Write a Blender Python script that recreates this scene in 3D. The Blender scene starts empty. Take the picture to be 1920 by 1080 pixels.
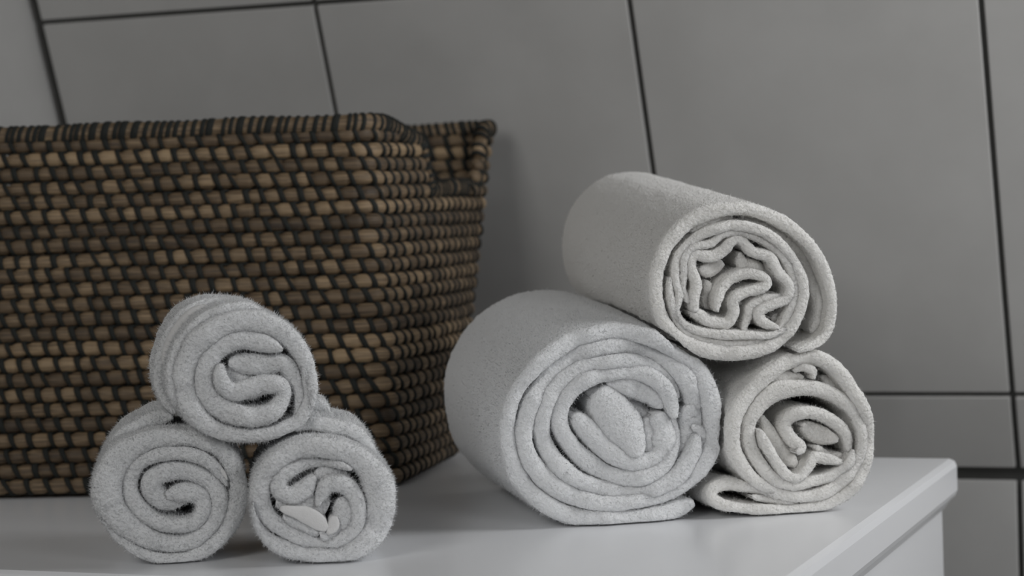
import bpy, bmesh, math, random
import numpy as np
from mathutils import Vector, Matrix

random.seed(7)
rng = np.random.default_rng(11)
S = bpy.context.scene
COL = S.collection

# ------------------------------------------------------------------ camera
# World: X runs along the cabinet to the right, Y into the wall, Z up; the
# cabinet top is z = 0.  The lens is about 76 mm on a 36 mm frame.
FPX = 4038.0
def _n(v):
    v = np.array(v, float); return v / np.linalg.norm(v)
YC = _n((1570, -220, FPX))
_h = np.array((-10360, 180, FPX)); _h = _h - _h.dot(YC) * YC
XC = -_n(_h); ZC = np.cross(XC, YC)
MW = np.array([XC, YC, ZC])                       # camera axes -> world
CAM = np.array([0, 0, .19])
def ray(x, y): return MW @ np.array((x - 960, y - 540, FPX)) / FPX
def on_z(x, y, z=0.0):
    d = ray(x, y); return CAM + d * ((z - CAM[2]) / d[2])
def on_plane(x, y, p, n):
    d = ray(x, y); return CAM + d * (np.dot(p - CAM, n) / d.dot(n))

cam = bpy.data.cameras.new('camera')
cam.sensor_width = 36; cam.lens = 36 * FPX / 1920
cam.clip_start = .01
cam.dof.use_dof = True; cam.dof.focus_distance = 1.2; cam.dof.aperture_fstop = 9.0
co = bpy.data.objects.new('camera', cam); COL.objects.link(co)
_r = MW @ np.diag([1, -1, -1])
m4 = Matrix.Identity(4)
for i in range(3):
    for j in range(3): m4[i][j] = _r[i, j]
    m4[i][3] = CAM[i]
co.matrix_world = m4
S.camera = co

# ------------------------------------------------------------------ light
S.view_settings.view_transform = 'Standard'; S.view_settings.look = 'None'
S.view_settings.gamma = 1; S.view_settings.use_curve_mapping = False
S.view_settings.exposure = .2
W = bpy.data.worlds.new('room_light'); S.world = W; W.use_nodes = True
W.node_tree.nodes['Background'].inputs[0].default_value = (.97, .98, 1, 1)
W.node_tree.nodes['Background'].inputs[1].default_value = .006
def area(name, loc, target, sx, sy, power, color):
    l = bpy.data.lights.new(name, 'AREA'); l.shape = 'RECTANGLE'; l.size = sx; l.size_y = sy
    l.energy = power; l.color = color
    o = bpy.data.objects.new(name, l); COL.objects.link(o); o.location = loc
    o.rotation_euler = (Vector(target) - Vector(loc)).to_track_quat('-Z', 'Y').to_euler()
    return o
# daylight from a window in the right-hand wall; added fill lamp behind and left of the camera,
# and a weaker added fill lamp, low at the right
area('window_daylight', (.34, 1.38, .52), (-.45, 1.25, .1), .5, .5, 4.3, (.985, .99, 1))
area('front_left_fill', (-.65, -.5, .9), (-.45, 1.25, .1), .6, .6, 6.0, (1, .99, .97))
area('front_right_fill', (.62, .2, .36), (-.45, 1.25, .1), .5, .5, 3.0, (.985, .99, 1))

# ------------------------------------------------------------------ materials
def mat(name, col, rough=.5, **kw):
    m = bpy.data.materials.new(name); m.use_nodes = True
    b = m.node_tree.nodes['Principled BSDF']
    b.inputs['Base Color'].default_value = (*col, 1); b.inputs['Roughness'].default_value = rough
    for k, v in kw.items(): b.inputs[k].default_value = v
    return m
def nodes(m): return m.node_tree.nodes, m.node_tree.links, m.node_tree.nodes['Principled BSDF']
def add_bump(m, scale, dist, strength=1.0, detail=4, vec_scale=(1, 1, 1)):
    N, L, b = nodes(m)
    tc = N.new('ShaderNodeTexCoord'); mp = N.new('ShaderNodeMapping'); mp.inputs['Scale'].default_value = vec_scale
    no = N.new('ShaderNodeTexNoise'); no.inputs['Scale'].default_value = scale; no.inputs['Detail'].default_value = detail
    bu = N.new('ShaderNodeBump'); bu.inputs['Distance'].default_value = dist; bu.inputs['Strength'].default_value = strength
    L.new(tc.outputs['Object'], mp.inputs[0]); L.new(mp.outputs[0], no.inputs['Vector'])
    L.new(no.outputs[0], bu.inputs['Height']); L.new(bu.outputs[0], b.inputs['Normal'])
    return no
def add_mottle(m, c1, c2, scale, detail=3, vec_scale=(1, 1, 1), lo=.35, hi=.65):
    N, L, b = nodes(m)
    tc = N.new('ShaderNodeTexCoord'); mp = N.new('ShaderNodeMapping'); mp.inputs['Scale'].default_value = vec_scale
    no = N.new('ShaderNodeTexNoise'); no.inputs['Scale'].default_value = scale; no.inputs['Detail'].default_value = detail
    cr = N.new('ShaderNodeValToRGB'); e = cr.color_ramp.elements
    e[0].position = lo; e[1].position = hi; e[0].color = (*c1, 1); e[1].color = (*c2, 1)
    L.new(tc.outputs['Object'], mp.inputs[0]); L.new(mp.outputs[0], no.inputs['Vector'])
    L.new(no.outputs[0], cr.inputs[0]); L.new(cr.outputs[0], b.inputs['Base Color'])
    return cr

M_TILE = mat('glazed_grey_tile', (.5, .5, .5), .5); add_mottle(M_TILE, (.50, .495, .482), (.54, .535, .522), 14, 4)
M_GROUT = mat('dark_grout', (.062, .062, .058), .95); add_bump(M_GROUT, 500, .0006)
M_WHITE = mat('white_gloss_laminate', (.86, .87, .89), .25)
M_FLOOR = mat('floor_tile', (.3, .3, .3), .5)
def towel_mat(name, col):
    m = mat(name, col, 1.0); b = m.node_tree.nodes['Principled BSDF']
    b.inputs['Sheen Weight'].default_value = .25; b.inputs['Specular IOR Level'].default_value = .1
    b.inputs['Subsurface Weight'].default_value = .45; b.inputs['Subsurface Radius'].default_value = (1, 1, .97)
    b.inputs['Subsurface Scale'].default_value = .0035
    add_bump(m, 620, .0016, 1.0, 2)
    return m
M_COOL = towel_mat('cool_white_terry', (.82, .828, .836))
M_WARM = towel_mat('warm_white_terry', (.85, .838, .81))
M_HEM = mat('smooth_white_hem', (.78, .775, .77), .8); add_bump(M_HEM, 1500, .0003)
M_STRAW = mat('seagrass', (.3, .22, .13), .6)
M_CORD = mat('dark_green_cord', (.010, .012, .010), .8)

# ------------------------------------------------------------------ helpers
def mesh_obj(name, V, F, mats, parent=None, smooth=True, fm=None):
    me = bpy.data.meshes.new(name)
    me.from_pydata(V.tolist() if hasattr(V, 'tolist') else V, [], F.tolist() if hasattr(F, 'tolist') else F)
    for m in mats: me.materials.append(m)
    if fm is not None: me.polygons.foreach_set('material_index', np.array(fm, dtype=np.int32))
    if smooth: me.polygons.foreach_set('use_smooth', np.ones(len(me.polygons), dtype=bool))
    me.update()
    o = bpy.data.objects.new(name, me); COL.objects.link(o)
    if parent: o.parent = parent
    return o
def tag(o, label=None, cat=None, group=None, kind=None):
    for k, v in (('label', label), ('category', cat), ('group', group), ('kind', kind)):
        if v: o[k] = v
    return o
def empty(name, loc):
    o = bpy.data.objects.new(name, None); COL.objects.link(o); o.location = loc; o.empty_display_size = .02
    return o
def bevel_box(bm, c0, c1, bev, seg=3):
    r = bmesh.ops.create_cube(bm, size=1)
    vs = r['verts']
    for v in vs:
        v.co = Vector([(a + b) / 2 + (b - a) * k for a, b, k in zip(c0, c1, v.co)])
    if bev: bmesh.ops.bevel(bm, geom=list({e for v in vs for e in v.link_edges}), offset=bev, segments=seg, profile=.5, affect='EDGES')
def from_bm(name, bm, mats, parent=None, smooth=False):
    bmesh.ops.recalc_face_normals(bm, faces=bm.faces)
    me = bpy.data.meshes.new(name); bm.to_mesh(me); bm.free()
    for m in mats: me.materials.append(m)
    if smooth: me.polygons.foreach_set('use_smooth', np.ones(len(me.polygons), dtype=bool))
    o = bpy.data.objects.new(name, me); COL.objects.link(o)
    if parent: o.parent = parent
    return o

# ------------------------------------------------------------------ the room
YB = 1.4988                    # back edge of the cabinet
YK = YB + .23; ZK = -.0404     # joint where the knee wall meets the sloping attic wall
TILT = math.radians(20)
XL = -1.0473                   # corner with the left wall
COLX = [XL + .2665 * k for k in range(0, 9)]
ROWS = [0.0, .0699, .4208, .7717, 1.1226]
def tile_wall(name, cols, rows, origin, ux, uz, un, gap_u, gap_v, thick=.006, wide_first=None):
    """one mesh: a mortar slab with bevelled tiles on it; u along the wall, v up, n towards the room"""
    bm = bmesh.new()
    M = Matrix((Vector((*ux, 0)), Vector((*un, 0)), Vector((*uz, 0)), Vector((0, 0, 0, 1)))).transposed()
    M[0][3], M[1][3], M[2][3] = origin; M[3][3] = 1
    def block(u0, u1, v0, v1, n0, n1, bev, mi):
        b2 = bmesh.new(); bevel_box(b2, (u0, n0, v0), (u1, n1, v1), bev, 2)
        for f in b2.faces: f.material_index = mi; f.smooth = False
        b2.transform(M)
        t = bpy.data.meshes.new('t'); b2.to_mesh(t); b2.free(); bm.from_mesh(t); bpy.data.meshes.remove(t)
    block(cols[0], cols[-1], rows[0], rows[-1], -.03, 0.0, 0, 1)
    for i in range(len(cols) - 1):
        for j in range(len(rows) - 1):
            gl = gap_u if i or wide_first is None else wide_first
            gv = gap_v
            block(cols[i] + gl / 2, cols[i + 1] - gap_u / 2, rows[j] + (gv / 2 if rows[j] != 0 else .006), rows[j + 1] - (gv / 2 if rows[j + 1] != 0 else .006), -.002, thick - .0025 + .0025, .0010, 0)
    return bm
ct, st = math.cos(TILT), math.sin(TILT)
bm = tile_wall('w', COLX, ROWS, (0, YK, ZK), (1, 0, 0), (0, -st, ct), (0, -ct, -st), .0042, .0042, .004, .015)
b2 = tile_wall('k', COLX, [-.72, -.369, 0.0], (0, YK, ZK), (1, 0, 0), (0, 0, 1), (0, -1, 0), .0042, .0042, .004, .015)
t = bpy.data.meshes.new('t'); b2.to_mesh(t); b2.free(); bm.from_mesh(t)
tag(from_bm('wall_back', bm, [M_TILE, M_GROUT]), kind='structure')
bm = tile_wall('l', [-(YK + .35) + .35 * k for k in range(0, 6)], [-.72, -.375, -.03, .40, .83, 1.1], (XL - .006, 0, 0), (0, -1, 0), (0, 0, 1), (1, 0, 0), .0042, .0042, .004)
tag(from_bm('wall_left', bm, [M_TILE, M_GROUT]), kind='structure')
bm = bmesh.new(); bevel_box(bm, (XL - .05, -.8, -.80), (1.6, YK + .05, -.74), 0)
tag(from_bm('floor', bm, [M_FLOOR]), kind='structure')

# ------------------------------------------------------------------ the white cabinet
XR = -.2565; XC0 = -1.015; YF = .966
cab = tag(empty('cabinet', ((XR + XC0) / 2, (YF + YB) / 2, -.74)), 'white glossy cabinet with an overhanging top carrying the basket and the towels', 'cabinet')
CL = Vector(cab.location)
def shift_bm(bm): bmesh.ops.translate(bm, verts=bm.verts, vec=-CL)
bm = bmesh.new()
bevel_box(bm, (XC0, YF, -.027), (XR, YB, 0), .0052, 2)
# chamfered underside of the lip
vs = []
for z, k in ((-.027 + .004, .0012), (-.036, .0105)):
    for x, y in ((XC0 + .003, YF + k), (XR - k, YF + k), (XR - k, YB - .001), (XC0 + .003, YB - .001)):
        vs.append(bm.verts.new((x, y, z)))
for k in range(4): bm.faces.new((vs[k], vs[(k + 1) % 4], vs[4 + (k + 1) % 4], vs[4 + k]))
bm.faces.new(vs[4:][::-1]); bm.faces.new(vs[:4])
shift_bm(bm); from_bm('top_panel', bm, [M_WHITE], cab)
bm = bmesh.new(); bevel_box(bm, (XC0 + .006, YF + .0125, -.68), (XR - .0115, YB - .001, -.035), .0015, 2)
shift_bm(bm); from_bm('body', bm, [M_WHITE], cab)
bm = bmesh.new(); bevel_box(bm, (XC0 + .012, YF + .05, -.74), (XR - .02, YB - .004, -.68), .001, 1)
shift_bm(bm); from_bm('plinth', bm, [M_WHITE], cab)

# ------------------------------------------------------------------ rolled towels
def catmull(P, step):
    """P: (n,k) control rows -> dense rows, about `step` apart in the first two columns"""
    P = np.array(P, float); n = len(P)
    E = np.vstack([2 * P[0] - P[1], P, 2 * P[-1] - P[-2]]); out = []
    for i in range(n - 1):
        p0, p1, p2, p3 = E[i:i + 4]
        d = np.linalg.norm(p2[:2] - p1[:2]); k = max(2, int(d / step))
        for t in np.linspace(0, 1, k, endpoint=False):
            out.append(.5 * (2 * p1 + (p2 - p0) * t + (2 * p0 - 5 * p1 + 4 * p2 - p3) * t * t + (3 * p1 - p0 - 3 * p2 + p3) * t ** 3))
    out.append(P[-1]); out = np.array(out)
    # even spacing
    s = np.concatenate([[0], np.cumsum(np.linalg.norm(np.diff(out[:, :2], axis=0), axis=1))])
    q = np.linspace(0, s[-1], max(4, int(s[-1] / step)))
    return np.column_stack([np.interp(q, s, out[:, c]) for c in range(out.shape[1])])

def smooth_noise(n, wave, amp):
    k = max(3, int(n / wave) + 3)
    a = rng.normal(0, 1, k); x = np.linspace(0, k - 1.001, n); i = x.astype(int); f = x - i; f = f * f * (3 - 2 * f)
    return amp * (a[i] * (1 - f) + a[np.minimum(i + 1, k - 1)] * f)

class Frame2D:
    """upright plane of a roll's front end: picture points are read off it once, then live in metres"""
    def __init__(s, base, axis, length, lift=0.0):
        s.o = np.array(base); a = np.array(axis, float); a[2] = 0; a /= np.linalg.norm(a)
        s.nflat = a; s.u = np.array([a[1], -a[0], 0]); s.v = np.array([0, 0, 1.0])
        s.axis = a * math.cos(lift) + s.v * math.sin(lift); s.L = length
    def uv(s, px, py, depth=0.0):
        o = s.o + s.axis * depth
        p = on_plane(px, py, o, s.nflat) - o; return p.dot(s.u), p.dot(s.v)

def ribbon(fr, pts, org, scale, hw, y0=0.0, y1=None, wob=.0016, taper=None, centre=None, nf=13, fuzz=.00016, step=.0013, roundness=.9, ends=8):
    """a thick strip of folded terry following pts in the front plane, running back along the roll's axis"""
    L = fr.L if y1 is None else y1
    C = []
    mpp = None
    for p in pts:
        x, y = org[0] + p[0] / scale, org[1] + p[1] / scale
        u, v = fr.uv(x, y, max(y0, 0)); u2, v2 = fr.uv(x, y - 1, max(y0, 0)); mpp = abs(v2 - v)
        C.append((u, v, (p[2] if len(p) > 2 else hw) / scale * mpp))
    D = catmull(C, step); n = len(D)
    D[:, 2] *= 1 + smooth_noise(n, 9, .05)
    T = np.gradient(D[:, :2], axis=0); T /= np.linalg.norm(T, axis=1)[:, None] + 1e-12
    N = np.column_stack([-T[:, 1], T[:, 0]])
    h = np.maximum(D[:, 2], .0008)
    # rounded ends of the strip
    ne = max(2, min(ends, n // 3))
    for k in range(ne):
        w = math.sqrt(1 - (1 - (k + .6) / (ne + .6)) ** 2)
        h[k] *= w; h[n - 1 - k] *= w
    yo = y0 + smooth_noise(n, 22, wob) + smooth_noise(n, 7, wob * .35)
    yo = np.maximum(yo, y0 - .004)
    e = np.minimum(h * roundness, .009)
    ph = np.linspace(0, np.pi, nf)
    ca = np.sign(np.cos(ph)) * np.abs(np.cos(ph)) ** .85; sa = np.abs(np.sin(ph)) ** .85
    ns = max(10, int((L - y0) / .0035)); g = np.linspace(0, 1, ns) ** 1.25
    A = []; Yv = []
    for k in range(nf): A.append(h * ca[k]); Yv.append(yo + e * (1 - sa[k]))
    y_a = yo + e; y_b = L - e
    for k in range(1, ns): A.append(-h); Yv.append(y_a + (y_b - y_a) * g[k])
    for k in range(1, 6):
        q = np.pi * k / 6; A.append(-h * np.cos(q)); Yv.append(L - e * (1 - np.sin(q)))
    for k in range(ns - 1, 0, -1): A.append(h); Yv.append(y_a + (y_b - y_a) * g[k])
    A = np.array(A); Yv = np.array(Yv)                    # (loop, n)
    m = len(A)
    A = A + rng.normal(0, fuzz, A.shape) + np.array([smooth_noise(n, 4, fuzz * .8) for _ in range(m)])
    front = np.zeros(m); front[:nf] = 1
    Yv = Yv + rng.normal(0, fuzz * 1.2, A.shape) * front[:, None]
    U = D[None, :, 0] + N[None, :, 0] * A; Vv = D[None, :, 1] + N[None, :, 1] * A
    if taper and centre is not None:
        q = np.clip(Yv / fr.L, 0, 1); q = q * (1.6 - .6 * q)
        U = centre[0] + (U - centre[0]) * (1 - taper[0] * q); Vv = centre[1] + (Vv - centre[1]) * (1 - taper[1] * q)
    P = fr.o + U[..., None] * fr.u + Vv[..., None] * fr.v + Yv[..., None] * fr.axis
    idx = np.arange(m * n).reshape(m, n)
    a = idx[:, :-1]; b = idx[:, 1:]; c = np.roll(idx, -1, 0)[:, 1:]; d = np.roll(idx, -1, 0)[:, :-1]
    F = np.stack([a, d, c, b], -1).reshape(-1, 4)
    P = P.reshape(-1, 3)
    # end caps: fan to a middle vertex
    V = [P]; q = m * n; tri = []
    for col, flip in ((0, 0), (n - 1, 1)):
        ring = idx[:, col]; V.append(P[ring].mean(0)[None])
        for k in range(m):
            i, j = ring[k], ring[(k + 1) % m]
            tri.append((q, j, i) if not flip else (q, i, j))
        q += 1
    return np.vstack(V), F, tri

def pile(V, F, fr, count, length=.0008, width=.00016, reach=.07):
    """loose terry loops standing out of the cloth"""
    a, b, c, d = (V[F[:, k]] for k in range(4))
    nrm = np.cross(c - a, d - b); ar = np.linalg.norm(nrm, axis=1); nrm /= ar[:, None] + 1e-15
    dep = ((a + c) / 2 - fr.o) @ fr.axis
    w = ar * (1 / (1 + (np.maximum(dep, 0) / reach) ** 2)) * np.where(nrm @ fr.axis < -.2, 1.6, 1.0)
    pick = rng.choice(len(F), count, p=w / w.sum())
    r1, r2 = rng.random((count, 1)), rng.random((count, 1))
    p = (a[pick] * (1 - r1) + b[pick] * r1) * (1 - r2) + (d[pick] * (1 - r1) + c[pick] * r1) * r2
    t = rng.normal(0, 1, (count, 3)); nn = nrm[pick]
    side = np.cross(nn, t); side /= np.linalg.norm(side, axis=1)[:, None]
    ln = length * (.5 + rng.random((count, 1)))
    tip = p + (nn + rng.normal(0, .45, (count, 3))) * ln
    tip[:, 2] = np.maximum(tip[:, 2], .0004)
    return p, side * width, tip

TOWELS = []
def build_towel(name, fr, strips, org, scale, m, label, group, ground=True, fibres=26000, taper=None, centre_px=None, hair=.0008):
    VV, FF, TT, base = [], [], [], 0
    centre = fr.uv(*centre_px) if centre_px else None
    for s in strips:
        s = dict(s); pts = s.pop('pts')
        V, F, tri = ribbon(fr, pts, org, scale, taper=taper, centre=centre, **s)
        VV.append(V); FF.append(F + base); TT += [tuple(i + base for i in t) for t in tri]; base += len(V)
    V = np.vstack(VV); F = np.vstack(FF)
    if ground: V[:, 2] = np.where(V[:, 2] < .0012, .0006 + .0006 * np.clip(np.exp((V[:, 2] - .0012) / .004), 0, 1), V[:, 2])
    o = bpy.data.objects.new(name, bpy.data.meshes.new(name)); COL.objects.link(o); o.location = fr.o
    tag(o, label, 'towel', group)
    TOWELS.append(dict(o=o, V=V, F=F, T=TT, fr=fr, m=m, fib=fibres, ground=ground, hair=hair))
    return o

from mathutils.bvhtree import BVHTree
def faces_of(t):
    if 'A' not in t: t['A'] = np.vstack([t['F'][:, :3], t['F'][:, [0, 2, 3]], t['F'][:, [0, 1, 3]], t['F'][:, 1:], np.array(t['T'])])
    return t['A']
def tree_of(t): return BVHTree.FromPolygons(t['V'].tolist(), faces_of(t).tolist())
def press(a, b, step=.0007):
    """soft cloth: where two rolls would cross, each gives way towards its own axis"""
    for r in range(24):
        hit = tree_of(a).overlap(tree_of(b))
        if not hit: return
        for t, col in ((a, 0), (b, 1)):
            F = faces_of(t); ids = np.unique(F[np.unique([h[col] for h in hit])].ravel())
            V = t['V']; fr = t['fr']; mid = V.mean(0)
            for sp, w in ((.004, .5), (0, 1.0)):
                if sp:
                    c = V[ids]; lo, hi = c.min(0) - sp, c.max(0) + sp
                    near = np.nonzero(((V > lo) & (V < hi)).all(1))[0]
                    if len(near) > 60000: continue
                    sub = c[rng.choice(len(c), min(len(c), 250), replace=False)]
                    d = np.full(len(near), 9.0)
                    for q in sub: d = np.minimum(d, np.linalg.norm(V[near] - q, axis=1))
                    tgt = near[d < sp]; wt = (w * (1 - d[d < sp] / sp))[:, None]
                else: tgt = ids; wt = w
                P = V[tgt]; rel = mid - P; rel = rel - (rel @ fr.axis)[:, None] * fr.axis
                rel /= np.linalg.norm(rel, axis=1)[:, None] + 1e-9
                V[tgt] = P + rel * step * wt
def finish_towels():
    trees = [tree_of(t) for t in TOWELS]
    for k, t in enumerate(TOWELS):
        V, F, T, fr, o = t['V'], t['F'], t['T'], t['fr'], t['o']
        if t['ground']: V[:, 2] = np.maximum(V[:, 2], .0004)
        p, sd, tip = pile(V, F, fr, t['fib'], t['hair'])
        if t['ground']: p[:, 2] = np.maximum(p[:, 2], .0004)
        ok = np.ones(len(p), bool)
        for j, tr in enumerate(trees):
            if j == k: continue
            lo, hi = TOWELS[j]['V'].min(0) - .004, TOWELS[j]['V'].max(0) + .004
            for i in np.nonzero(((p > lo) & (p < hi)).all(1))[0].tolist():
                if tr.find_nearest(Vector(tip[i]), .0024)[0] is not None or tr.find_nearest(Vector(p[i]), .0016)[0] is not None: ok[i] = False
        p, sd, tip = p[ok], sd[ok], tip[ok]
        n, c = len(V), len(p); i = np.arange(c)
        faces = F.tolist() + [list(q) for q in T] + np.stack([n + i, n + c + i, n + 2 * c + i], -1).tolist()
        me = o.data; me.from_pydata((np.vstack([V, p - sd, p + sd, tip]) - fr.o).tolist(), [], faces)
        me.materials.append(t['m']); me.polygons.foreach_set('use_smooth', np.ones(len(me.polygons), dtype=bool)); me.update()

def axis_to(vx):                       # horizontal direction towards a far point of the horizon
    d = ray(vx, 540 - 168 - .0335 * (vx - 960)); return d

G1 = 'small rolled towels in the left pyramid'
G2 = 'large rolled towels in the right pyramid'

# --- left pyramid, lower left
f1 = Frame2D(on_z(335, 1058), axis_to(330), .10)
s1 = [
 dict(pts=[(600, 560, 56), (700, 545, 70), (795, 545, 70), (872, 590, 66), (885, 680, 58), (820, 765, 60), (700, 785, 58), (560, 770, 60), (440, 695, 62), (350, 580, 62), (325, 470, 62), (370, 360, 58), (480, 278, 50), (620, 245, 48), (760, 245, 50), (900, 290, 48), (1010, 390, 40), (1065, 490, 20)], hw=60),
 dict(pts=[(760, 590, 70), (690, 590, 80), (580, 595, 84), (500, 520, 80), (520, 425, 76), (640, 380, 76), (800, 385, 74), (930, 450, 72), (1005, 560, 66), (1005, 680, 66), (935, 800, 66), (790, 905, 66), (620, 925, 66), (450, 875, 80), (290, 770, 105), (185, 640, 112), (160, 500, 112), (200, 370, 110), (300, 250, 105), (430, 170, 80), (560, 138, 70), (720, 128, 64), (880, 148, 64), (1030, 225, 66), (1120, 370, 68), (1148, 540, 70), (1120, 700, 68), (1040, 850, 58), (910, 965, 54), (760, 1030, 46), (600, 1040, 42), (450, 1005, 38), (330, 940, 34), (220, 850, 28), (140, 740, 18), (95, 640, 8)], hw=66),
 dict(pts=[(110, 600, 40), (125, 450, 50), (160, 320, 56), (220, 200, 60), (310, 100, 60), (420, 30, 60), (540, -20, 60), (660, -30, 40)], hw=60, y0=.030, wob=.002),
]
t1 = build_towel('rolled_towel', f1, s1, (160, 790), 4, M_COOL, 'small white rolled towel, lower left of the small pyramid, with an S-shaped swirl', G1, hair=.0012, fibres=70000)

# --- left pyramid, lower right
f2 = Frame2D(on_z(600, 1060), axis_to(470), .10)
s2 = [
 dict(pts=[(92, 600, 8), (108, 720, 20), (160, 830, 38), (255, 925, 54), (400, 985, 62), (560, 1012, 58), (760, 1005, 66), (920, 930, 88), (1020, 800, 112), (1055, 640, 118), (1040, 490, 115), (960, 350, 105), (820, 250, 90), (640, 205, 76), (460, 210, 76), (300, 280, 78), (190, 400, 78), (148, 540, 72), (180, 680, 66), (300, 805, 60), (440, 880, 52), (600, 922, 44), (750, 900, 50), (860, 810, 62), (890, 680, 66), (860, 560, 70), (770, 475, 74), (660, 480, 66), (610, 560, 50), (580, 640, 30)], hw=70),
 dict(pts=[(840, 360, 24), (700, 318, 40), (560, 312, 46), (420, 350, 56), (310, 420, 62), (290, 510, 64), (380, 560, 70), (480, 520, 72), (530, 450, 60), (560, 410, 40)], hw=60),
 dict(pts=[(270, 600, 60), (420, 620, 100), (560, 620, 110), (660, 660, 90)], hw=80, y0=.003, ends=4),
 dict(pts=[(330, 700, 60), (460, 770, 70), (600, 840, 60)], hw=60, y0=.002, ends=4),
 dict(pts=[(560, 430, 60), (680, 380, 60), (800, 420, 50)], hw=60, y0=.004, ends=4),
 dict(pts=[(600, 860, 60), (720, 830, 76), (790, 740, 84), (780, 650, 84), (750, 580, 60)], hw=70, y0=.0015, ends=4),
 dict(pts=[(400, 40, 40), (540, 20, 50), (700, 40, 50), (830, 70, 50), (930, 140, 46), (985, 250, 44), (1000, 400, 40)], hw=50, y0=.024, wob=.002),
 dict(pts=[(480, -60, 30), (540, -110, 50), (610, -100, 56), (660, -20, 40)], hw=50, y0=.06, wob=.002),
]
t2 = build_towel('rolled_towel', f2, s2, (450, 790), 4, M_COOL, 'small white rolled towel, lower right of the small pyramid, flat hem in its centre', G1, hair=.0012, fibres=70000)
def hem_strip(fr, pts, org, scale, hw, y0, y1, parent, **k):
    V, F, tri = ribbon(fr, pts, org, scale, hw, y0=y0, y1=y1, fuzz=.00004, wob=.0004, **k)
    return mesh_obj('hem', V - np.array(parent.location), F.tolist() + [list(t) for t in tri], [M_HEM], parent)
tag(hem_strip(f1, [(925, 285, 10), (985, 335, 20), (1040, 395, 18), (1065, 440, 8)], (160, 790), 4, 18, -.0005, .02, t1, ends=3), 'edge of the smooth hem showing in the swirl')
tag(hem_strip(f2, [(300, 650, 26), (400, 675, 44), (500, 705, 60), (590, 760, 58), (650, 815, 34)], (450, 790), 4, 50, -.0012, .02, t2, roundness=.3, ends=3), 'flat woven hem tucked into the centre')
hem_strip(f2, [(655, 845, 20), (700, 790, 44), (705, 715, 36)], (450, 790), 4, 40, -.0004, .02, t2, roundness=.3, ends=3)

# --- left pyramid, top
f3 = Frame2D((f1.o + f2.o) / 2, axis_to(90), .10)
s3 = [
 dict(pts=[(530, 450, 50), (540, 580, 66), (620, 660, 76), (750, 640, 80), (880, 605, 76), (985, 620, 68), (1005, 700, 60), (940, 800, 70), (800, 850, 80), (640, 830, 80), (510, 765, 80), (425, 650, 74), (420, 520, 76), (470, 390, 76), (560, 310, 76), (690, 270, 72), (840, 290, 78), (950, 325, 54), (1000, 345, 30)], hw=70),
 dict(pts=[(600, 440, 66), (660, 445, 84), (780, 455, 84), (910, 460, 76), (1000, 440, 64), (1080, 530, 62), (1130, 660, 50), (1130, 780, 44), (1085, 880, 30)], hw=60, y0=.002),
 dict(pts=[(1150, 470, 20), (1190, 600, 36), (1200, 720, 40), (1140, 860, 46), (1040, 920, 50), (900, 975, 50), (750, 990, 52), (560, 970, 58), (400, 885, 72), (300, 750, 90), (265, 580, 92), (300, 420, 92), (400, 270, 90), (560, 165, 84), (740, 130, 84), (920, 165, 84), (1060, 260, 76), (1160, 400, 64), (1215, 560, 44), (1222, 700, 36), (1180, 850, 30)], hw=80),
 dict(pts=[(600, 480, 80), (700, 600, 90), (850, 660, 80)], hw=80, y0=.006, y1=.09),
 dict(pts=[(330, 860, 36), (215, 740, 44), (170, 600, 48), (185, 450, 48), (250, 290, 48), (360, 150, 46), (480, 70, 44), (620, 30, 40), (760, 30, 36), (880, 70, 26)], hw=46, y0=.008, wob=.002),
 dict(pts=[(190, 820, 34), (130, 730, 44), (95, 600, 50), (98, 450, 54), (140, 290, 54), (215, 150, 52), (320, 50, 50), (450, 5, 46), (600, 0, 40), (740, 20, 30)], hw=50, y0=.042, wob=.001),
]
t3 = build_towel('rolled_towel', f3, s3, (280, 570), 4, M_COOL, 'small white rolled towel on top of the small pyramid, smooth hem band at left', G1, ground=False, hair=.0012, fibres=70000)
tag(hem_strip(f3, [(128, 470), (140, 410), (170, 320), (245, 180), (345, 80), (450, 30)], (280, 570), 4, 54, .036, .050, t3), 'smooth hem band round the roll')

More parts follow.
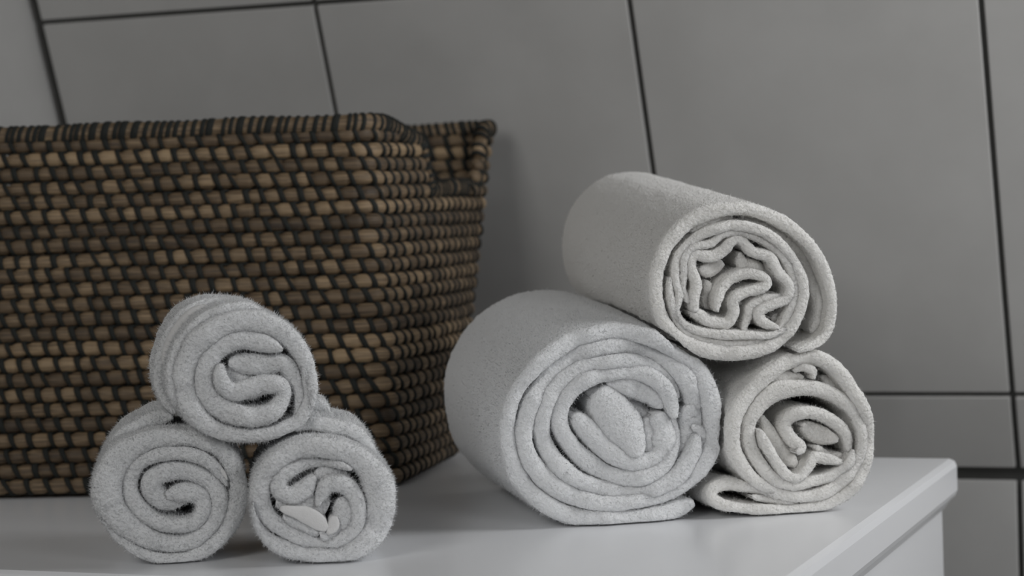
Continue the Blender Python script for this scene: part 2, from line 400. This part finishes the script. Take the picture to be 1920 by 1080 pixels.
# --- right pyramid, lower left (the biggest)
A4 = axis_to(80)
f4 = Frame2D(on_z(1100, 989), A4, .185)
s4 = [
 dict(pts=[(1000, 945, 44), (900, 985, 44), (760, 1012, 42), (600, 1022, 40), (400, 1015, 46), (240, 940, 46), (120, 810, 46), (66, 650, 40), (66, 490, 36), (130, 340, 40), (250, 215, 44), (420, 125, 44), (600, 92, 42), (780, 118, 44), (930, 200, 48), (1040, 330, 54), (1092, 480, 54), (1100, 620, 50), (1050, 740, 48), (960, 830, 48), (830, 900, 46), (700, 935, 38), (560, 950, 38), (400, 915, 46), (255, 825, 50), (160, 700, 48), (145, 560, 46), (185, 430, 46), (275, 312, 44), (400, 215, 44), (560, 165, 44), (720, 168, 44), (860, 230, 46), (960, 330, 50), (1000, 440, 48), (1000, 520, 34)], hw=44, wob=.0022),
 dict(pts=[(1010, 600, 30), (985, 700, 44), (900, 820, 48), (740, 890, 40), (560, 878, 38), (400, 822, 46), (290, 720, 46), (236, 600, 44), (240, 480, 44), (300, 365, 42), (420, 280, 40), (560, 242, 36), (720, 242, 34), (850, 310, 38), (915, 420, 30)], hw=42, wob=.0022),
 dict(pts=[(985, 560, 26), (1040, 600, 34), (1060, 660, 34), (1000, 740, 40), (940, 790, 30)], hw=36, y0=.002),
 dict(pts=[(900, 520, 36), (895, 640, 40), (840, 760, 44), (720, 820, 40), (580, 805, 42), (450, 725, 46), (360, 625, 44), (322, 535, 44), (345, 430, 46), (420, 345, 46), (520, 305, 42), (650, 290, 40), (770, 310, 44), (860, 390, 44), (900, 520, 36)], hw=44, wob=.0022),
 dict(pts=[(500, 395, 66), (545, 440, 92), (620, 535, 106), (680, 630, 84), (712, 710, 44)], hw=88, y0=-.002, wob=.001, ends=3),
 dict(pts=[(395, 510, 40), (470, 585, 56), (550, 665, 56), (650, 730, 50), (760, 740, 48), (840, 690, 52), (845, 590, 64), (815, 500, 50)], hw=46, ends=4),
 dict(pts=[(560, 335, 40), (700, 365, 62), (790, 400, 66), (850, 460, 50)], hw=46, y0=.001, ends=4),
 dict(pts=[(775, 520, 50), (785, 620, 56), (765, 690, 40)], hw=40, y0=.004, ends=4),
 dict(pts=[(960, 450, 60), (985, 560, 70), (965, 690, 60), (900, 790, 40)], hw=60, y0=.006),
 dict(pts=[(560, 460, 160), (640, 560, 170), (700, 640, 120)], hw=150, y0=.012, y1=.17),
]
build_towel('rolled_towel', f4, s4, (930, 590), 2.667, M_COOL, 'largest thick white towel roll, at the lower left of the big pyramid nearest the basket', G2, fibres=110000, hair=.0012, taper=(.02, -.12), centre_px=(1150, 990))

# --- right pyramid, lower right
f6 = Frame2D(on_z(1470, 967), A4, .19)
s6 = [
 dict(pts=[(520, 890, 24), (420, 862, 30), (260, 835, 42), (170, 865, 40), (165, 920, 36), (230, 958, 36), (350, 975, 34), (500, 985, 34), (700, 980, 34), (870, 940, 36), (1000, 850, 36), (1080, 710, 38), (1100, 550, 38), (1070, 400, 40), (980, 240, 44), (880, 120, 46), (770, 66, 44), (640, 90, 44), (510, 160, 46), (380, 280, 50), (290, 410, 50), (270, 550, 48), (310, 680, 48), (400, 795, 44), (520, 872, 40), (680, 905, 36), (830, 882, 38), (950, 800, 40), (1035, 680, 36), (1055, 550, 34), (1020, 420, 36), (940, 330, 42), (830, 268, 46), (700, 250, 48), (560, 268, 56), (450, 345, 56), (385, 450, 48), (385, 570, 46), (440, 700, 44), (520, 795, 40), (640, 838, 36), (760, 812, 34), (880, 780, 34), (970, 710, 30), (1000, 620, 26)], hw=40, wob=.0015),
 dict(pts=[(985, 640, 24), (965, 530, 34), (870, 440, 36), (750, 398, 38), (645, 415, 40), (605, 480, 38), (640, 560, 38), (690, 610, 34), (650, 640, 28)], hw=36, wob=.0015),
 dict(pts=[(430, 500, 26), (480, 600, 30), (540, 700, 32), (590, 770, 30), (660, 790, 28), (715, 740, 32), (770, 670, 34), (850, 680, 34), (940, 700, 26)], hw=30, wob=.0015),
 dict(pts=[(450, 420, 30), (520, 560, 50), (600, 660, 50), (660, 720, 40)], hw=50, y0=.010, y1=.15),
 dict(pts=[(690, 470, 40), (800, 530, 60), (900, 560, 40)], hw=50, y0=.005, y1=.15),
 dict(pts=[(760, 600, 24), (850, 660, 30), (940, 650, 24)], hw=28, y0=.008, y1=.15),
 dict(pts=[(640, 150, 20), (700, 125, 24), (750, 150, 24), (745, 195, 20)], hw=24, y0=.003, y1=.15),
 dict(pts=[(500, 200, 30), (620, 180, 34), (700, 190, 26)], hw=30, y0=.006, y1=.15),
 dict(pts=[(800, 180, 30), (900, 240, 40), (980, 330, 30)], hw=36, y0=.012, y1=.15),
 dict(pts=[(380, 900, 24), (560, 930, 24), (720, 940, 24)], hw=24, y0=.003),
]
build_towel('rolled_towel', f6, s6, (1290, 650), 3.205, M_WARM, 'warm white towel roll, lower right of the big pyramid, loose flap beneath', G2, fibres=60000, hair=.0009)

# --- right pyramid, top
f5 = Frame2D((f4.o + f6.o) / 2, A4, .225, lift=math.radians(5.0))
s5 = [
 dict(pts=[(940, 925, 30), (1060, 885, 30), (1140, 810, 30), (1165, 660, 30), (1135, 490, 34), (1055, 330, 36), (930, 200, 38), (780, 112, 40), (620, 70, 40), (450, 88, 44), (300, 155, 48), (175, 285, 48), (112, 440, 44), (105, 600, 40), (150, 750, 42), (260, 865, 44), (420, 925, 46), (600, 940, 42), (770, 905, 40), (890, 820, 38), (965, 690, 36), (990, 560, 34), (960, 440, 34), (870, 305, 32), (740, 208, 32), (590, 172, 30), (440, 200, 30), (320, 272, 28), (238, 370, 26), (222, 490, 26), (243, 590, 24), (222, 690, 24), (265, 765, 28), (380, 812, 28), (520, 830, 28), (650, 830, 26), (780, 830, 22), (880, 790, 18)], hw=36, wob=.0012),
 dict(pts=[(300, 640, 24), (262, 560, 22), (268, 460, 22), (270, 370, 24), (330, 300, 24), (430, 280, 24), (500, 225, 22), (600, 212, 24), (720, 250, 26), (840, 330, 30), (910, 430, 30), (935, 540, 30), (920, 640, 30), (880, 740, 28), (840, 800, 20)], hw=24, y0=.002, wob=.001),
 dict(pts=[(330, 690, 44), (330, 610, 36), (345, 520, 34), (315, 410, 34), (345, 350, 34), (430, 362, 36), (505, 330, 36), (570, 258, 32), (620, 262, 32), (685, 330, 32), (785, 362, 32), (835, 450, 32), (905, 530, 32), (890, 610, 32), (800, 650, 34), (725, 690, 34), (745, 750, 32), (840, 790, 24)], hw=33, wob=.001),
 dict(pts=[(310, 690, 36), (370, 715, 40), (430, 752, 36), (530, 758, 34), (575, 700, 32), (570, 620, 32), (640, 575, 32), (745, 545, 32), (765, 495, 30), (680, 462, 32), (570, 490, 34), (500, 560, 32), (470, 640, 28), (465, 690, 18)], hw=32, wob=.001),
 dict(pts=[(620, 800, 30), (655, 710, 30), (670, 650, 30), (760, 610, 28), (850, 590, 20)], hw=28, y0=.004, wob=.001),
 dict(pts=[(360, 430, 24), (430, 440, 46), (500, 390, 36)], hw=46, y0=.007, y1=.17),
 dict(pts=[(590, 330, 36), (620, 400, 44), (720, 430, 40), (800, 470, 30)], hw=44, y0=.010, y1=.17),
 dict(pts=[(390, 500, 30), (420, 580, 46), (400, 670, 36)], hw=46, y0=.014, y1=.17),
 dict(pts=[(820, 520, 26), (850, 580, 26)], hw=26, y0=.016, y1=.17),
 dict(pts=[(800, 730, 26), (870, 710, 34), (930, 640, 20)], hw=30, y0=.010, y1=.17),
 dict(pts=[(600, 120, 30), (780, 165, 40), (920, 270, 50), (1030, 400, 56), (1080, 560, 56), (1090, 700, 50), (1040, 820, 44)], hw=50, y0=.012, y1=.19),
 dict(pts=[(300, 210, 20), (440, 145, 26), (560, 118, 26)], hw=26, y0=.008, y1=.19),
 dict(pts=[(180, 480, 20), (190, 640, 24), (260, 790, 26), (420, 870, 28), (600, 885, 28), (780, 850, 24)], hw=26, y0=.002, wob=.001),
]
build_towel('rolled_towel', f5, s5, (1200, 370), 3.205, M_WARM, 'warm white towel roll on top of the big pyramid, end folded like a star', G2, ground=False, fibres=75000, hair=.0009, taper=(.04, -.05), centre_px=(1385, 545))

for a_, b_ in ((0, 1), (0, 2), (1, 2), (3, 4), (3, 5), (4, 5), (0, 2), (1, 2), (3, 5)): press(TOWELS[a_], TOWELS[b_])
finish_towels()

# ------------------------------------------------------------------ seagrass basket
def flat(p): return np.array(p[:2])
HB = .25
FRb, BRb = flat(on_z(745, 918)), flat(on_z(868, 858))
FLd = flat(on_z(0, 937)) - FRb; FLd /= np.linalg.norm(FLd)
FRt, BRt = flat(on_z(690, 218, HB)), flat(on_z(938, 232, HB))
FLt_d = flat(on_z(0, 244, HB)) - FRt; FLt_d /= np.linalg.norm(FLt_d)
WB, WT = .345, .352
FLb, FLt = FRb + FLd * WB, FRt + FLt_d * WT
BLb, BLt = FLb + (BRb - FRb) * .92, FLt + (BRt - FRt) * .86
bc = (FRb + BRb + FLb + BLb) / 4
basket = tag(empty('basket', (bc[0], bc[1], .0018)), 'brown woven seagrass basket with dark stitching, standing behind the small rolled towels', 'basket')
BO = np.array([bc[0], bc[1], 0])

NP = 900
def outline(z, inset):
    """rounded, slightly bulging quadrilateral at height z; returns points and a side parameter (side number + fraction)"""
    t = z / HB
    Q = [b * (1 - t) + a * t for b, a in ((FRb, FRt), (BRb, BRt), (BLb, BLt), (FLb, FLt))]   # right side runs Q0->Q1, back Q1->Q2 ...
    rad = [.020, .016, .02, .022]
    pts = []
    cen = sum(Q) / 4
    for k in range(4):
        p, q = Q[k], Q[(k + 1) % 4]; d = q - p; L = np.linalg.norm(d); d = d / L
        nrm = np.array([d[1], -d[0]]);
        if nrm.dot(p - cen) < 0: nrm = -nrm
        a, b = rad[k] / L, 1 - rad[(k + 1) % 4] / L
        bul = (.0045 + .004 * math.sin(math.pi * t)) if k != 0 else .006 * math.sin(math.pi * t)
        for s in np.linspace(a, b, 60):
            w = math.sin(math.pi * (s - a) / (b - a))
            pts.append((*(p + d * L * s + nrm * (bul * w - inset)), k + s))
        q2 = Q[(k + 2) % 4]; d2 = (q2 - q); L2 = np.linalg.norm(d2); d2 /= L2
        n2 = np.array([d2[1], -d2[0]])
        if n2.dot(q - cen) < 0: n2 = -n2
        A = q - d * rad[(k + 1) % 4] - nrm * inset; B = q + d2 * rad[(k + 1) % 4] - n2 * inset
        mid = q - (nrm + n2) * inset
        for s in np.linspace(0, 1, 16)[1:-1]:
            par = k + b + (1 - b) * 2 * s if s < .5 else k + 1 + (2 * s - 1) * rad[(k + 1) % 4] / L2
            pts.append((*((1 - s) ** 2 * A + 2 * s * (1 - s) * mid + s * s * B), par))
    P = np.array(pts + [pts[0]]); P[-1, 2] += 4
    P[:, 2] = np.maximum.accumulate(P[:, 2])
    s = np.concatenate([[0], np.cumsum(np.linalg.norm(np.diff(P[:, :2], axis=0), axis=1))])
    q = np.linspace(0, s[-1], NP, endpoint=False)
    return np.column_stack([np.interp(q, s, P[:, 0]), np.interp(q, s, P[:, 1]), np.interp(q, s, P[:, 2])]), s[-1]
def sstep(a, b, x):
    t = np.clip((x - a) / (b - a), 0, 1); return t * t * (3 - 2 * t)
def dip(par):
    """how far the rim drops: a hand notch in the right and the left side"""
    out = np.zeros_like(par)
    for side, flipped in ((0, False), (2, True)):
        u = par - side
        if flipped: u = 1 - u
        m = (u > 0) & (u < 1)
        d = .011 * sstep(.10, .36, u) * (1 - sstep(.80, .93, u)) + .035 * sstep(.36, .45, u) * (1 - sstep(.80, .90, u))
        out = np.where(m, d, out)
    return out

NROW = 24; PITCH = (HB - .010) / NROW
RX = .0050; RZ = PITCH * .53
CELL = .0133
NA = 12
ang = np.linspace(0, 2 * np.pi, NA, endpoint=False)
bV, bF, bM, bC = [], [], [], []
def add_geo(store, V, F, mi, tone):
    base = sum(len(v) for v in store[0]); store[0].append(V); store[1].append(np.array(F) + base)
    store[2].extend([mi] * len(F)); store[3].append(np.full(len(V), tone) if np.isscalar(tone) else tone)
store = ([], [], [], [])
def sweep(store, P3, N2, rx, rz, mi, tone, closed):
    """ellipse swept along P3 (n,3); N2 outward horizontal normals; rx, rz per point"""
    n = len(P3)
    V = np.zeros((n, NA, 3))
    V[:, :, :2] = P3[:, None, :2] + N2[:, None, :] * (rx[:, None] * np.cos(ang))[..., None]
    V[:, :, 2] = P3[:, None, 2] + rz[:, None] * np.sin(ang)
    idx = np.arange(n * NA).reshape(n, NA); nx = np.roll(idx, -1, 0); 
    a, b = idx, nx; c, d = np.roll(nx, -1, 1), np.roll(idx, -1, 1)
    F = np.stack([a, b, c, d], -1)
    if not closed: F = F[:-1]
    F = F.reshape(-1, 4).tolist()
    add_geo(store, V.reshape(-1, 3), F, mi, np.repeat(tone, NA))
def hoop(store, p, t, nrm, rx, rz, w, th, lean, mi):
    """one stitch: a flat strand wound once round the coil, leaning as it goes down"""
    K = 14; a = np.linspace(0, 2 * np.pi, K, endpoint=False)
    V = []
    for k in a:
        c = np.array([p[0] + nrm[0] * rx * math.cos(k), p[1] + nrm[1] * rx * math.cos(k), p[2] + rz * math.sin(k)])
        off = -lean * math.sin(k) * (1 if math.cos(k) > -.2 else -1)
        c[:2] += t * off
        o = np.array([nrm[0] * math.cos(k), nrm[1] * math.cos(k), math.sin(k)])
        tt = np.array([t[0], t[1], 0])
        for (dw, do) in ((-w, -th * .6), (-w * .7, th * .7), (0, th), (w * .7, th * .7), (w, -th * .6)):
            V.append(c + tt * dw + o * do)
    V = np.array(V); F = []
    for k in range(K):
        k2 = (k + 1) % K
        for j in range(5):
            j2 = (j + 1) % 5
            F.append((k * 5 + j, k * 5 + j2, k2 * 5 + j2, k2 * 5 + j))
    add_geo(store, V, F, mi, 0.5)

phase = 0.0
for r in range(NROW):
    z = PITCH * (r + .5)
    O, per = outline(z, RX)
    T = np.roll(O[:, :2], -1, 0) - np.roll(O[:, :2], 1, 0); T /= np.linalg.norm(T, axis=1)[:, None]
    Nn = np.column_stack([T[:, 1], -T[:, 0]])
    if (Nn[0] @ (O[0, :2] - O[:, :2].mean(0))) < 0: Nn = -Nn
    keep = z < (HB - .010) - dip(O[:, 2]) + .0005
    ds = per / NP
    zw = z + .0006 + smooth_noise(NP, 60, .0004)
    # stitch places along the row (front runs against the path, so the lean is set by the travel direction)
    ncell = int(per / CELL); cells = (np.arange(ncell) + (phase % 1)) * per / ncell + rng.normal(0, .0009, ncell)
    phase += .46 + rng.normal(0, .05)
    sarc = np.arange(NP) * ds
    dist = np.min(np.abs((sarc[:, None] - cells[None, :] + per / 2) % per - per / 2), axis=1)
    puff = 1 - .30 * np.exp(-(dist / .0026) ** 2)
    cell_id = np.searchsorted(np.sort(cells), sarc)
    row_tone = np.clip(.5 + rng.normal(0, .11), .1, .9)
    tone = np.clip(row_tone + rng.normal(0, .10, ncell + 1)[cell_id], 0, 1)
    P3 = np.column_stack([O[:, :2], zw])
    if keep.all():
        sweep(store, P3, Nn, RX * puff, RZ * puff, 0, tone, True)
    else:
        k0 = int(np.argmin(keep)); order = np.roll(np.arange(NP), -k0); kk = keep[order]; run = []
        for i, f in zip(order.tolist() + [order[0]], kk.tolist() + [False]):
            if f: run.append(i)
            elif run:
                if len(run) > 6:
                    q = puff[run].copy(); q[:3] *= (.2, .7, .92); q[-3:] *= (.92, .7, .2)
                    sweep(store, P3[run], Nn[run], RX * q, RZ * q, 0, tone[run], False)
                run = []
    for c in cells:
        i = int(round(c / ds)) % NP
        if keep[i] and keep[(i + 3) % NP] and keep[i - 3]:
            hoop(store, P3[i], T[i], Nn[i], RX * .86, RZ * .97, .0019 * rng.uniform(.9, 1.35), .0009, .0022 + rng.normal(0, .0006), 1)
# floor of the basket
O, per = outline(.004, .006)
k = len(O); Vb = np.vstack([np.column_stack([O[:, :2], np.full(k, .0015)]), np.column_stack([O[:, :2], np.full(k, .006)])])
add_geo(store, Vb, [tuple(range(k))[::-1][:0] or (i, (i + 1) % k, k + (i + 1) % k, k + i) for i in range(k)], 0, .5)
cv = np.vstack([[*O[:, :2].mean(0), .0015], [*O[:, :2].mean(0), .006]])
base_n = sum(len(v) for v in store[0])
store[0].append(cv); store[3].append(np.full(2, .5))
tri = [(base_n, base_n - 2 * k + (i + 1) % k, base_n - 2 * k + i) for i in range(k)] + [(base_n + 1, base_n - k + i, base_n - k + (i + 1) % k) for i in range(k)]

N_, L_, B_ = nodes(M_STRAW)
tc = N_.new('ShaderNodeTexCoord'); mp = N_.new('ShaderNodeMapping'); mp.inputs['Scale'].default_value = (45, 45, 900)
no = N_.new('ShaderNodeTexNoise'); no.inputs['Scale'].default_value = 1.0; no.inputs['Detail'].default_value = 3
at = N_.new('ShaderNodeAttribute'); at.attribute_name = 'tone'
mx = N_.new('ShaderNodeMath'); mx.operation = 'MULTIPLY_ADD'; mx.inputs[1].default_value = .75
cr = N_.new('ShaderNodeValToRGB'); el = cr.color_ramp.elements
el[0].position = .40; el[0].color = (.045, .030, .018, 1); el[1].position = 1.25 / 1.3; el[1].color = (.36, .255, .148, 1)
e = cr.color_ramp.elements.new(.66); e.color = (.138, .094, .054, 1)
mul = N_.new('ShaderNodeMath'); mul.operation = 'MULTIPLY'; mul.inputs[1].default_value = .62
L_.new(tc.outputs['Object'], mp.inputs[0]); L_.new(mp.outputs[0], no.inputs['Vector'])
L_.new(at.outputs['Fac'], mul.inputs[0]); L_.new(no.outputs[0], mx.inputs[0]); L_.new(mul.outputs[0], mx.inputs[2])
L_.new(mx.outputs[0], cr.inputs[0]); L_.new(cr.outputs[0], B_.inputs['Base Color'])
bu = N_.new('ShaderNodeBump'); bu.inputs['Distance'].default_value = .0008; bu.inputs['Strength'].default_value = .7
L_.new(no.outputs[0], bu.inputs['Height']); L_.new(bu.outputs[0], B_.inputs['Normal'])
add_bump(M_CORD, 900, .0004)

def store_obj(name, store, extra=None):
    V = np.vstack(store[0]) - BO; F = [f for a in store[1] for f in a.tolist()]; mi = list(store[2])
    if extra: F += extra; mi += [0] * len(extra)
    o = mesh_obj(name, V, F, [M_STRAW, M_CORD], basket, True, mi)
    a = o.data.attributes.new('tone', 'FLOAT', 'POINT'); a.data.foreach_set('value', np.concatenate(store[3]).astype(np.float32))
    return o
store_obj('woven_body', store, tri)

# rim: a thicker coil, closely whipped with dark cord, dropping into the two hand notches
rs = ([], [], [], [])
O, per = outline(HB - .008, .004)
T = np.roll(O[:, :2], -1, 0) - np.roll(O[:, :2], 1, 0); T /= np.linalg.norm(T, axis=1)[:, None]
Nn = np.column_stack([T[:, 1], -T[:, 0]])
if (Nn[0] @ (O[0, :2] - O[:, :2].mean(0))) < 0: Nn = -Nn
dz = dip(O[:, 2]); zr = HB - .0065 - dz + smooth_noise(NP, 40, .0006)
for i in range(NP):                      # follow the side wall inward where the rim drops
    if dz[i] > .002:
        t = dz[i] / HB; 
P3 = np.column_stack([O[:, :2], zr]); ds3 = np.linalg.norm(np.roll(P3, -1, 0) - P3, axis=1); arc = np.concatenate([[0], np.cumsum(ds3)])
sweep(rs, P3, Nn, np.full(NP, .0056), np.full(NP, .0066), 0, np.full(NP, .55), True)
s = 0.0
while s < arc[-1] - .004:
    i = int(np.searchsorted(arc, s)) % NP; p3 = P3[i]
    t3 = P3[(i + 2) % NP] - P3[i - 2]; t3 /= np.linalg.norm(t3)
    w = rng.choice([.0016, .0019, .0030], p=[.4, .4, .2])
    # ring square to the local direction of the rim
    n3 = np.array([Nn[i][0], Nn[i][1], 0]); b3 = np.cross(n3, t3); b3 /= np.linalg.norm(b3)
    K = 14; V = []; 
    for kk in np.linspace(0, 2 * np.pi, K, endpoint=False):
        o3 = n3 * math.cos(kk) + b3 * math.sin(kk)
        c = p3 + n3 * .0058 * math.cos(kk) + b3 * .0068 * math.sin(kk) + t3 * .0016 * math.sin(kk)
        for dw, do in ((-w, -.0006), (-w * .7, .0006), (0, .0009), (w * .7, .0006), (w, -.0006)): V.append(c + t3 * dw + o3 * do)
    F = []
    for kk in range(K):
        k2 = (kk + 1) % K
        for j in range(5): F.append((kk * 5 + j, kk * 5 + (j + 1) % 5, k2 * 5 + (j + 1) % 5, k2 * 5 + j))
    add_geo(rs, np.array(V), F, 1, .5)
    s += 2 * w + rng.uniform(.0008, .0042)
store_obj('rim', rs)
